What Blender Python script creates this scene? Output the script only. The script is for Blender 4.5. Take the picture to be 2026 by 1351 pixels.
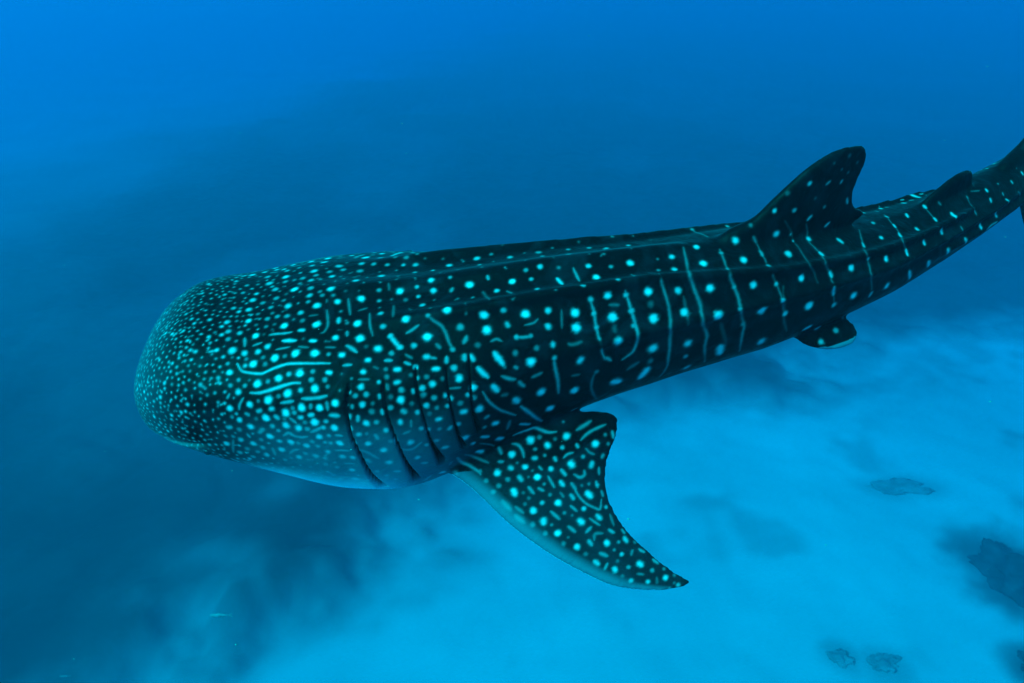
import bpy, bmesh, math, random
import numpy as np
from mathutils import Vector, Matrix, kdtree

# ------------------------------------------------------------------ scene, camera, light
sc = bpy.context.scene
for o in list(bpy.data.objects):
    bpy.data.objects.remove(o, do_unlink=True)
COL = sc.collection
CAM_H = 42.0                       # camera height above the sand (metres)
PITCH = math.radians(26.0)         # camera looks down by this much
FOCAL = 1559.88 / 2026.0 * 36.0

cam = bpy.data.objects.new('camera', bpy.data.cameras.new('camera'))
COL.objects.link(cam)
cam.location = (0, 0, CAM_H)
cam.rotation_euler = (math.radians(90) - PITCH, 0, 0)
cam.data.sensor_width = 36.0
cam.data.lens = FOCAL
cam.data.clip_start = 0.05
cam.data.clip_end = 3000
sc.camera = cam

SUN_EL, SUN_AZ = math.radians(47), math.radians(-130)   # azimuth clockwise from +Y
SUN_STRENGTH, SKY_STRENGTH, EXPOSURE = 5.0, 0.12, 0.92
world = bpy.data.worlds.new('World')
sc.world = world
world.use_nodes = True
wn = world.node_tree.nodes
sky = wn.new('ShaderNodeTexSky')
sky.sky_type = 'NISHITA'
sky.sun_disc = False
sky.sun_elevation = SUN_EL
sky.sun_rotation = SUN_AZ
wn['Background'].inputs['Strength'].default_value = SKY_STRENGTH
world.node_tree.links.new(sky.outputs[0], wn['Background'].inputs['Color'])

sun = bpy.data.objects.new('sun', bpy.data.lights.new('sun', 'SUN'))
COL.objects.link(sun)
sd = Vector((math.sin(SUN_AZ) * math.cos(SUN_EL), math.cos(SUN_AZ) * math.cos(SUN_EL), math.sin(SUN_EL)))
sun.rotation_euler = sd.to_track_quat('Z', 'Y').to_euler()
sun.location = (0, 0, 60)
sun.data.energy = SUN_STRENGTH
sun.data.angle = math.radians(35.0)          # the rippled surface spreads the beam
sun.data.color = (1.0, 0.97, 0.92)

# sea water: scattering and absorption per metre (red, green, blue), depth of the camera below the surface
WATER_DENSITY, WATER_G, SURFACE = 0.60, 0.45, 8.0
WATER_SCATTER, WATER_ABSORB = (.0004, .0030, .0039), (.59, .0065, .0016)
sc.view_settings.view_transform = 'Standard'
sc.view_settings.look = 'None'
sc.view_settings.exposure = EXPOSURE
sc.view_settings.gamma = 1.0
sc.cycles.use_denoising = True
sc.cycles.max_bounces = 6
sc.cycles.volume_bounces = 2
sc.cycles.diffuse_bounces = 3

# ------------------------------------------------------------------ helpers
def tag(o, label=None, cat=None, group=None, kind=None):
    for k, v in (('label', label), ('category', cat), ('group', group), ('kind', kind)):
        if v:
            o[k] = v
    return o

def mesh_np(name, V, quads=None, tris=None):
    me = bpy.data.meshes.new(name)
    faces = []
    if quads is not None:
        faces += quads.tolist() if hasattr(quads, 'tolist') else list(quads)
    if tris is not None:
        faces += np.asarray(tris).tolist()
    me.from_pydata(np.asarray(V, float).tolist(), [], faces)
    me.update()
    return me

def add(name, me, mat=None, parent=None, smooth=True):
    o = bpy.data.objects.new(name, me)
    COL.objects.link(o)
    if mat:
        me.materials.append(mat)
    if smooth:
        me.polygons.foreach_set('use_smooth', np.ones(len(me.polygons), bool))
    if parent:
        o.parent = parent
    return o

def coords(me):
    a = np.empty(len(me.vertices) * 3); me.vertices.foreach_get('co', a); return a.reshape(-1, 3)

def smooth01(e0, e1, x):
    t = np.clip((x - e0) / (e1 - e0), 0, 1)
    return t * t * (3 - 2 * t)

def hash2(ix, iy, seed):
    h = (ix.astype(np.int64) * 374761393 + iy.astype(np.int64) * 668265263 + seed * 1442695041) & 0x7fffffff
    h = ((h ^ (h >> 13)) * 1274126177) & 0x7fffffff
    return ((h ^ (h >> 16)) & 0xffff) / 65535.0

def vnoise(x, y, seed=0):
    ix, iy = np.floor(x), np.floor(y)
    fx, fy = x - ix, y - iy
    fx, fy = fx * fx * (3 - 2 * fx), fy * fy * (3 - 2 * fy)
    a, b = hash2(ix, iy, seed), hash2(ix + 1, iy, seed)
    c, d = hash2(ix, iy + 1, seed), hash2(ix + 1, iy + 1, seed)
    return (a * (1 - fx) + b * fx) * (1 - fy) + (c * (1 - fx) + d * fx) * fy

def fbm(x, y, seed=0, oct=4):
    s, a, t = 0, .5, 0
    for k in range(oct):
        s = s + a * vnoise(x * 2 ** k, y * 2 ** k, seed + k * 17)
        t += a
        a *= .5
    return s / t

def domes(x, y, cell, seed):
    """rounded coral lumps: highest of the domes sitting in the neighbouring cells"""
    ix, iy = np.floor(x / cell), np.floor(y / cell)
    best = np.zeros_like(x)
    for dx in (-1, 0, 1):
        for dy in (-1, 0, 1):
            jx, jy = ix + dx, iy + dy
            cx = (jx + hash2(jx, jy, seed)) * cell
            cy = (jy + hash2(jx, jy, seed + 5)) * cell
            r = cell * (.35 + .6 * hash2(jx, jy, seed + 9))
            d2 = ((x - cx) ** 2 + (y - cy) ** 2) / r ** 2
            best = np.maximum(best, np.sqrt(np.clip(1 - d2, 0, 1)) * r)
    return best

# ------------------------------------------------------------------ materials
def mat_new(name):
    m = bpy.data.materials.new(name)
    m.use_nodes = True
    return m, m.node_tree.nodes, m.node_tree.links, m.node_tree.nodes['Principled BSDF']

def ramp_mat(name, c0, c1, scale, rough=.9, detail=6, lo=.35, hi=.65, bump=0.0, bscale=None, spec=.2):
    m, n, l, p = mat_new(name)
    tc = n.new('ShaderNodeTexCoord')
    nz = n.new('ShaderNodeTexNoise')
    nz.inputs['Scale'].default_value = scale
    nz.inputs['Detail'].default_value = detail
    l.new(tc.outputs['Object'], nz.inputs['Vector'])
    r = n.new('ShaderNodeValToRGB')
    r.color_ramp.elements[0].position, r.color_ramp.elements[1].position = lo, hi
    r.color_ramp.elements[0].color, r.color_ramp.elements[1].color = (*c0, 1), (*c1, 1)
    l.new(nz.outputs['Fac'], r.inputs['Fac'])
    l.new(r.outputs['Color'], p.inputs['Base Color'])
    p.inputs['Roughness'].default_value = rough
    p.inputs['Specular IOR Level'].default_value = spec
    if bump:
        b = n.new('ShaderNodeBump')
        b.inputs['Strength'].default_value = bump
        n2 = n.new('ShaderNodeTexNoise')
        n2.inputs['Scale'].default_value = bscale or scale * 4
        n2.inputs['Detail'].default_value = 8
        l.new(tc.outputs['Object'], n2.inputs['Vector'])
        l.new(n2.outputs['Fac'], b.inputs['Height'])
        l.new(b.outputs['Normal'], p.inputs['Normal'])
    return m

def floor_material():
    m, n, l, p = mat_new('sand_and_reef')
    tc = n.new('ShaderNodeTexCoord')
    def noise(scale, detail):
        z = n.new('ShaderNodeTexNoise'); z.inputs['Scale'].default_value = scale; z.inputs['Detail'].default_value = detail
        l.new(tc.outputs['Object'], z.inputs['Vector']); return z.outputs['Fac']
    def ramp(v, lo, hi, c0, c1):
        r = n.new('ShaderNodeValToRGB')
        r.color_ramp.elements[0].position, r.color_ramp.elements[1].position = lo, hi
        r.color_ramp.elements[0].color, r.color_ramp.elements[1].color = (*c0, 1), (*c1, 1)
        l.new(v, r.inputs['Fac']); return r.outputs['Color']
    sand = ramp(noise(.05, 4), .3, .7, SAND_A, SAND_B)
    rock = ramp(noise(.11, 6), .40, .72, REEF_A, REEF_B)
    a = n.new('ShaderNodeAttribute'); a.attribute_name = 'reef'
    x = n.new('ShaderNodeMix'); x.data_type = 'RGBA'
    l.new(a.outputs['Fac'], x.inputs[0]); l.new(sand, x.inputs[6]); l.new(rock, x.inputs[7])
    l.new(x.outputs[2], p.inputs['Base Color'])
    p.inputs['Roughness'].default_value = .95
    p.inputs['Specular IOR Level'].default_value = .1
    b = n.new('ShaderNodeBump'); b.inputs['Strength'].default_value = .5
    l.new(noise(.9, 6), b.inputs['Height']); l.new(b.outputs['Normal'], p.inputs['Normal'])
    return m
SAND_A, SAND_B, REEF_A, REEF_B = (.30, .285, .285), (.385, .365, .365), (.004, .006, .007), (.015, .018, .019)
M_FLOOR = floor_material()
M_CORAL_PALE = ramp_mat('coral_rock_pale', (.12, .122, .12), (.19, .19, .185), .9, .95, bump=.8, bscale=5.0)  # paler copy of the coral rock, for the faintest boulders
M_CORAL = ramp_mat('coral_rock', (.012, .015, .016), (.040, .044, .045), .9, .95, bump=.8, bscale=5.0)

# ------------------------------------------------------------------ the sea floor
def grid_mesh(name, xs, ys, hf):
    X, Y = np.meshgrid(xs, ys)
    Z = hf(X, Y)
    V = np.stack([X.ravel(), Y.ravel(), Z.ravel()], 1)
    nx, ny = len(xs), len(ys)
    i = np.arange((ny - 1) * nx).reshape(ny - 1, nx)[:, :-1].ravel()
    return mesh_np(name, V, np.stack([i, i + 1, i + 1 + nx, i + nx], 1))

def spaced(lo, hi, n, dense_lo, dense_hi, w):
    a = np.linspace(dense_lo, dense_hi, int(n * w))
    k = n - len(a)
    k1 = int(k * (dense_lo - lo) / ((dense_lo - lo) + (hi - dense_hi)))
    t1 = np.linspace(0, 1, k1 + 1)[1:] ** 2
    t2 = np.linspace(0, 1, k - k1 + 1)[1:] ** 2
    return np.concatenate([(dense_lo - t1 * (dense_lo - lo))[::-1], a, dense_hi + t2 * (hi - dense_hi)])

# edge between the sand flat (towards +x, -y) and the reef; laid out in units of GS metres
GS = CAM_H / 35.0
EDGE_X = np.array([-900, -32.3, -25.8, -21.3, -16.3, -12.4, -8.1, -3.8, -.5, 5.4, 12.1, 22.2, 33.6, 43.7, 55.9, 74, 120, 900.])
EDGE_Y = np.array([-30, 20, 25.5, 28.5, 32.2, 35.6, 40.0, 42.4, 46.3, 51.5, 55.5, 60.5, 64.9, 69, 73, 78, 92, 240.])
BOULDERS = [   # x, y, rx, ry, rz (units of GS metres), strength of the painted dark halo, label
    (31.9, 38.4, 2.4, 3.5, 1.3, .80, 'largest dark coral boulder on the sand, near the right edge of the photo'),
    (28.8, 31.0, 1.3, 1.2, .8, .80, 'dark coral boulder cut off by the bottom right corner'),
    (20.5, 31.2, 1.1, .8, .30, .30, 'low coral boulder at the bottom edge, nearest to the corner boulder'),
    (18.3, 31.6, .8, .8, .26, .34, 'small coral boulder at the bottom edge, leftmost of the row there'),
    (28.5, 47.5, 2.4, 1.1, .20, .30, 'wide flat coral boulder half sunk in the sand below the tail'),
    (4.6, 46.4, .9, .7, .25, .40, 'coral boulder seen just under the front edge of the flipper'),
]
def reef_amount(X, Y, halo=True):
    """0 on clean sand, 1 on the reef, with a broad blend painted between in place of hazy blur"""
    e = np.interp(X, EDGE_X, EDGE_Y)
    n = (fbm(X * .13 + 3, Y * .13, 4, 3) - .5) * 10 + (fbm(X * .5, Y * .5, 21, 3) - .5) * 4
    a = smooth01(-4.5, 7.0, (Y - e) * .75 + n)  # wide soft edge paints in the blur of hazy water
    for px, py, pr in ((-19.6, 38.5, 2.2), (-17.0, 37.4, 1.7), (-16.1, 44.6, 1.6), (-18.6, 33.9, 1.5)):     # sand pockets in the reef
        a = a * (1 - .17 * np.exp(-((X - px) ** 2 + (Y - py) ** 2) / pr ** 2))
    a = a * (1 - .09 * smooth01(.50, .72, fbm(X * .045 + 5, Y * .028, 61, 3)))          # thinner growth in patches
    a = a * (1 - .60 * smooth01(55, 120, -X + .25 * Y - 25 + (fbm(X * .03, Y * .03, 71, 3) - .5) * 50))   # paler floor far left, painted in for the sun's glow in the water
    for bx, by, rx, ry, rz, halo_amt, lab in BOULDERS if halo else ():                          # dark halo painted round the boulders, blurring them as haze would
        dd = np.sqrt((X - bx) ** 2 / rx ** 2 + (Y - by) ** 2 / ry ** 2) + (fbm(X * .8, Y * .8, 51, 2) - .5) * .8
        a = np.maximum(a, halo_amt * (1 - smooth01(.75, 2.1, dd)))
    # scattered faint patches of rubble out on the sand
    return np.clip(np.maximum(a, .30 * smooth01(.60, .82, fbm(X * .22 + 9, Y * .22, 15, 3))), 0, 1)
def sand_h(X, Y):
    X, Y = X / GS, Y / GS
    return ((fbm(X * .05, Y * .05, 2, 3) - .5) * 1.6 + (fbm(X * .4, Y * .4, 8, 2) - .5) * .25) * GS
def floor_h(X, Y):
    h = sand_h(X, Y)
    X, Y = X / GS, Y / GS
    a = reef_amount(X, Y, False)
    lump = domes(X, Y, 5.0, 3) * .50 + domes(X + 30, Y, 2.2, 11) * .45 + domes(X, Y + 9, 1.0, 31) * .25
    return h + smooth01(.35, 1.0, a) * (2.4 * fbm(X * .07, Y * .07, 6, 3) + .35 * lump - .5) * GS

xs = spaced(-900, 900, 520, -60 * GS, 75 * GS, .75)
ys = spaced(-300, 1200, 520, 20 * GS, 150 * GS, .75)
fm = grid_mesh('seabed', xs, ys, floor_h)
fv = coords(fm)
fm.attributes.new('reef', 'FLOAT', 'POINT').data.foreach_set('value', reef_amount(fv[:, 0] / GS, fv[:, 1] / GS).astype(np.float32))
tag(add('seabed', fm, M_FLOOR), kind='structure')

# ------------------------------------------------------------------ the whale shark
TL = 7.0
# spine bend, fitted turn rates (radians per body length)
BEND = (0.64336, 0.41501, -0.09393, 0.44388, -0.00095)
X0 = .22 * TL
KX = np.array([0, .04, .09, .15, .20, .25, .31, .40, .50, .60, .70, .78, .85])
KA = np.array([0.0697, 0.0763, 0.086, 0.0981, 0.0994, 0.0879, 0.0702, 0.0554, 0.0488, 0.0411, 0.0285, 0.0228, 0.019])
KT = np.array([0.0649, 0.0676, 0.0587, 0.061, 0.0605, 0.061, 0.064, 0.0599, 0.0526, 0.0356, 0.0279, 0.0267, 0.0209])
KB = np.array([0.0318, 0.039, 0.0622, 0.0959, 0.1071, 0.0944, 0.0676, 0.0515, 0.0441, 0.034, 0.0248, 0.0221, 0.0189])

def hermite(x, X, Y):
    h = np.diff(X); d = np.diff(Y) / h
    m = np.zeros_like(Y)
    m[1:-1] = (d[:-1] * h[1:] + d[1:] * h[:-1]) / (h[1:] + h[:-1]); m[0] = d[0]; m[-1] = d[-1]
    i = np.clip(np.searchsorted(X, x) - 1, 0, len(X) - 2); t = np.clip((x - X[i]) / h[i], -1, 2)
    return ((2*t**3 - 3*t*t + 1) * Y[i] + (t**3 - 2*t*t + t) * h[i] * m[i]
            + (-2*t**3 + 3*t*t) * Y[i+1] + (t**3 - t*t) * h[i] * m[i+1])

def front(x, L, n):
    return (1 - (1 - np.clip(x / L, 0, 1)) ** n) ** (1 / n)

def spine(b=BEND):
    xs = np.linspace(-.05 * TL, 1.1 * TL, 461); d = (xs - X0) / TL
    dp, dn = np.maximum(d, 0), np.minimum(d, 0)
    psi = b[0] * dp + b[1] * dp ** 2 + b[4] * dn
    th = b[2] * dp + b[3] * dp ** 2
    T = np.stack([np.cos(psi) * np.cos(th), np.sin(psi) * np.cos(th), np.sin(th)], 1)
    h = xs[1] - xs[0]
    C = np.concatenate([[np.zeros(3)], np.cumsum((T[1:] + T[:-1]) / 2 * h, 0)])
    c0 = np.array([np.interp(X0, xs, C[:, k]) for k in range(3)])
    C = C - c0 + np.array([X0, 0, 0])
    S = np.stack([-np.sin(psi), np.cos(psi), 0 * psi], 1)
    return xs, C, S, np.cross(T, S)

def bend(P):
    xs, C, S, U = spine()
    at = lambda A: np.stack([np.interp(P[:, 0], xs, A[:, k]) for k in range(3)], 1)
    return at(C) + at(S) * P[:, 1:2] + at(U) * P[:, 2:3] - np.array([.3 * TL, 0, 0])

# rest frame: x towards the tail, y towards the shark's right, z up
RIDGES = [   # (angle of the ridge, angular width, height in m, x start, x end) per side
    (90, 5, .032, .10, .46), (90, 6, .012, .60, .76), (None, 4.5, .044, .16, .74), (24, 4.5, .030, .28, .80), (2, 7, .030, .62, .86)]
def body_mesh():
    tt = np.linspace(0, 1, 70)
    XS = np.concatenate([.1 * tt ** 2.2, np.linspace(.1, .90, 230)[1:]])
    TH = np.linspace(0, 2 * np.pi, 181)[:-1]
    a = hermite(XS, KX, KA) * front(XS, .11, 3.6)
    t = hermite(XS, KX, KT) * front(XS, .12, 2.3)
    b = hermite(XS, KX, KB) * front(XS, .10, 2.3)
    end = 1 - .85 * smooth01(.84, .90, XS)
    a, t, b = a * end, t * end, b * end
    c, s = np.cos(TH), np.sin(TH)
    n = (2.2 + .6 * (1 - np.clip((XS - .05) / .17, 0, 1)))[:, None]      # the muzzle is squarer in section
    cx = np.sign(c) * abs(c)[None] ** (2 / n); sx = np.sign(s) * abs(s)[None] ** (2 / n)
    P = np.zeros((len(XS), len(TH), 3))
    P[:, :, 0] = XS[:, None]
    P[:, :, 1] = a[:, None] * cx
    P[:, :, 2] = np.where(sx > 0, t[:, None] * sx, b[:, None] * sx)
    P *= TL
    ang = np.degrees(np.arctan2(s, abs(c)))
    for ra, rw, rh, r0, r1 in RIDGES:
        ra = np.interp(XS, (.2, .34, .39, .43, .5, .74), (70, 63, 62, 57, 48, 48))[:, None] if ra is None else ra
        w = np.exp(-((ang[None] - ra) / rw) ** 2) * (smooth01(r0, r0 + .08, XS) * (1 - smooth01(r1 - .06, r1, XS)))[:, None] * rh
        P[:, :, 1] += w * c[None]
        P[:, :, 2] += w * s[None]
    nx, nt = len(XS), len(TH)
    V = P.reshape(-1, 3)
    i, j = np.meshgrid(np.arange(1, nx - 1), np.arange(nt), indexing='ij')
    i, j = i.ravel(), j.ravel(); k = (j + 1) % nt
    Q = np.stack([i * nt + j, (i + 1) * nt + j, (i + 1) * nt + k, i * nt + k], 1)
    tip, tail = len(V), len(V) + 1
    V = np.vstack([V, [[0, 0, 0]], V[(nx - 1) * nt:nx * nt].mean(0)[None]])
    j = np.arange(nt); k = (j + 1) % nt
    F = np.concatenate([np.stack([tip + 0 * j, nt + j, nt + k], 1), np.stack([tail + 0 * j, (nx - 1) * nt + k, (nx - 1) * nt + j], 1)])
    return V, Q, F

def resample(pts, n):
    """Catmull-Rom through pts, n samples by arc length"""
    P = np.asarray(pts, float)
    Pe = np.vstack([2 * P[0] - P[1], P, 2 * P[-1] - P[-2]])
    o = []
    for k in range(len(P) - 1):
        t = np.linspace(0, 1, 24, endpoint=False)[:, None]
        p0, p1, p2, p3 = Pe[k:k + 4]
        o.append(.5 * (2*p1 + (p2 - p0)*t + (2*p0 - 5*p1 + 4*p2 - p3)*t*t + (3*p1 - p0 - 3*p2 + p3)*t**3))
    o = np.vstack(o + [P[-1:]])
    L = np.concatenate([[0], np.cumsum(np.linalg.norm(np.diff(o, axis=0), axis=1))])
    return np.stack([np.interp(np.linspace(0, L[-1], n), L, o[:, k]) for k in range(o.shape[1])], 1)

def fin_mesh(le, te, nrm, thick, tip_thick, edge=.011, ns=90, nc=70, camber=None):
    """a fin between its leading and trailing edge (both root to tip), lens-shaped in section"""
    L, T_ = resample(le, ns), resample(te, ns)
    s = np.linspace(0, 1, ns)[:, None]; c = np.linspace(0, 1, nc)[None]
    th = thick * (1 - s) + tip_thick * s
    prof = th * np.clip(2.4 * np.sqrt(c + 1e-6) * (1 - c) ** 1.1, 0, 1) * (1 - s ** 6)
    prof = np.maximum(prof, 0) / 2 + edge * (1 - .0 * s) * np.minimum(1, (c / .04 + .35))
    M = L[:, None] * (1 - c[..., None]) + T_[:, None] * c[..., None]
    if camber is not None:
        M = M + camber(s, c)[..., None] * nrm
    top, bot = M + prof[..., None] * nrm, M - prof[..., None] * nrm
    n = ns * nc
    V = np.vstack([top.reshape(-1, 3), bot.reshape(-1, 3)])
    i, j = np.meshgrid(np.arange(ns - 1), np.arange(nc - 1), indexing='ij')
    q = (i * nc + j).ravel()
    Qt = np.stack([q, q + nc, q + nc + 1, q + 1], 1)
    Qb = Qt[:, ::-1] + n
    rim = np.concatenate([np.arange(nc), np.arange(1, ns) * nc + nc - 1, (ns - 1) * nc + np.arange(nc - 2, -1, -1), np.arange(ns - 2, 0, -1) * nc])
    r2 = np.roll(rim, -1)
    Qr = np.stack([rim, r2, r2 + n, rim + n], 1)
    return V, np.vstack([Qt, Qb, Qr])

def mid(pts):
    return [(x, 0, z) for x, z in pts]
YN = np.array([0, 1.0, 0])
FINS = []
# first dorsal fin
FINS.append(fin_mesh(mid([(3.02, .30), (3.25, .448), (3.40, .50), (3.537, .612), (3.675, .718), (3.792, .776), (3.901, .800), (4.003, .796), (4.05, .785)]),
                     mid([(3.80, .10), (4.00, .24), (4.175, .322), (4.10, .39), (4.062, .47), (4.060, .56), (4.082, .63), (4.094, .70), (4.075, .765)]), YN, .15, .03))
# second dorsal fin
FINS.append(fin_mesh(mid([(4.55, .16), (4.70, .262), (4.80, .302), (4.88, .328), (4.969, .338), (5.03, .332)]),
                     mid([(4.95, .05), (5.10, .112), (5.215, .118), (5.12, .18), (5.095, .25), (5.058, .315)]), YN, .07, .02))
# anal fin
FINS.append(fin_mesh(mid([(4.75, -.12), (4.90, -.24), (5.00, -.31), (5.10, -.34)]),
                     mid([(5.05, -.06), (5.20, -.17), (5.12, -.23), (5.12, -.33)]), YN, .07, .02))
# caudal fin: tall upper lobe, shorter lower lobe
FINS.append(fin_mesh(mid([(5.15, .05), (5.40, .205), (5.50, .235), (5.64, .28), (5.88, .50), (6.14, .86), (6.40, 1.12), (6.62, 1.24)]),
                     mid([(6.00, -.10), (6.10, .02), (6.12, .20), (6.16, .40), (6.28, .66), (6.44, .90), (6.58, 1.08), (6.66, 1.22)]), YN, .13, .03))
FINS.append(fin_mesh(mid([(5.55, -.06), (5.72, -.17), (5.86, -.26), (6.00, -.45), (6.15, -.66), (6.25, -.74)]),
                     mid([(6.08, .05), (6.14, -.10), (6.14, -.30), (6.20, -.52), (6.28, -.72)]), YN, .11, .03))
# paired fins
dh = math.radians(35)
for side in (-1, 1):
    root = np.array([.245 * TL, side * .075 * TL, -.055 * TL])
    out = np.array([0, side * math.cos(dh), -math.sin(dh)])
    nrm = np.array([0, side * math.sin(dh), math.cos(dh)])
    pt = lambda L: [root + s * out + c * np.array([1., 0, 0]) for s, c in L]
    le = pt([(-.25, -.34), (-.06, -.22), (.066, -.125), (.177, -.004), (.373, .149), (.532, .300), (.661, .450), (.766, .600), (.823, .758), (.839, .875), (.832, .955)])
    te = pt([(-.20, .44), (-.165, .585), (-.150, .705), (-.105, .782), (-.007, .760), (.106, .692), (.210, .658), (.326, .653), (.474, .696), (.610, .780), (.736, .875), (.822, .962)])
    FINS.append(fin_mesh(le, te, nrm, .13, .025, camber=lambda s, c: -.05 * (s ** 2) + .03 * np.sin(np.pi * c) * (1 - s)))
    # pelvic fins
    root2 = np.array([3.80, side * .24, -.20])
    out2 = np.array([0, side * math.cos(.6), -math.sin(.6)]); nrm2 = np.array([0, side * math.sin(.6), math.cos(.6)])
    pt2 = lambda L: [root2 + s * out2 + c * np.array([1., 0, 0]) for s, c in L]
    FINS.append(fin_mesh(pt2([(-.12, -.24), (.045, -.165), (.108, -.10), (.150, -.01), (.168, .07)]),
                         pt2([(-.12, .12), (.02, .175), (.07, .195), (.12, .188), (.160, .145)]), nrm2, .05, .02))

def union_mesh(voxel):
    bV, bQ, bF = body_mesh()
    verts, faces, off = [bV], bQ.tolist() + bF.tolist(), len(bV)
    for V, Q in FINS:
        verts.append(V); faces += (Q + off).tolist(); off += len(V)
    me = bpy.data.meshes.new('shark_pieces')
    me.from_pydata(np.vstack(verts).tolist(), [], faces)
    tmp = bpy.data.objects.new('shark_pieces', me)
    COL.objects.link(tmp)
    bm = bmesh.new(); bm.from_mesh(me)
    # each shell gets outward normals
    bmesh.ops.recalc_face_normals(bm, faces=bm.faces); bm.to_mesh(me); bm.free()
    md = tmp.modifiers.new('r', 'REMESH'); md.mode = 'VOXEL'; md.voxel_size = voxel; md.adaptivity = 0
    dg = bpy.context.evaluated_depsgraph_get()
    out = bpy.data.meshes.new_from_object(tmp.evaluated_get(dg))
    bpy.data.objects.remove(tmp); bpy.data.meshes.remove(me)
    return out

def laplace(V, E, n, lam=.5, w=None):
    cnt = np.bincount(E.ravel(), minlength=len(V)).astype(float)[:, None]
    for _ in range(n):
        acc = np.zeros_like(V)
        for k in range(V.shape[1]):
            acc[:, k] = np.bincount(E[:, 0], V[E[:, 1], k], len(V)) + np.bincount(E[:, 1], V[E[:, 0], k], len(V))
        d = acc / np.maximum(cnt, 1) - V
        V = V + d * (lam if w is None else lam * w[:, None])
    return V

def edges(me):
    a = np.empty(len(me.edges) * 2, int); me.edges.foreach_get('vertices', a); return a.reshape(-1, 2)
def normals(me):
    a = np.empty(len(me.vertices) * 3); me.vertex_normals.foreach_get('vector', a); return a.reshape(-1, 3)

VOXEL = .0138
rest = union_mesh(VOXEL)
V, E = coords(rest), edges(rest)
V = laplace(V, E, 3, .5); V = laplace(V, E, 1, -.35)
# rounder fillets where fins leave the body
fil = np.zeros(len(V))
root_s = (abs(abs(V[:, 1]) - .47) < .16) & (V[:, 0] > 1.45) & (V[:, 0] < 2.25) & (V[:, 2] > -.50) & (V[:, 2] < -.12)
fil[root_s] = 1
fil[(abs(V[:, 1]) < .12) & (V[:, 0] > 3.0) & (V[:, 0] < 4.1) & (V[:, 2] < .52) & (V[:, 2] > .22)] = 1
fil[(abs(V[:, 1]) < .10) & (V[:, 0] > 4.5) & (V[:, 0] < 5.2) & (V[:, 2] < .24) & (V[:, 2] > .1)] = 1
fil = laplace(fil[:, None], E, 12, .5)[:, 0]
V = laplace(V, E, 14, .5, fil)
rest.vertices.foreach_set('co', V.ravel()); rest.update()
tmp = bpy.data.objects.new('shark_rest', rest); COL.objects.link(tmp)
md = tmp.modifiers.new('s', 'SUBSURF'); md.levels = 1
me = bpy.data.meshes.new_from_object(tmp.evaluated_get(bpy.context.evaluated_depsgraph_get()))
bpy.data.objects.remove(tmp)
V = coords(me)

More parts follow.
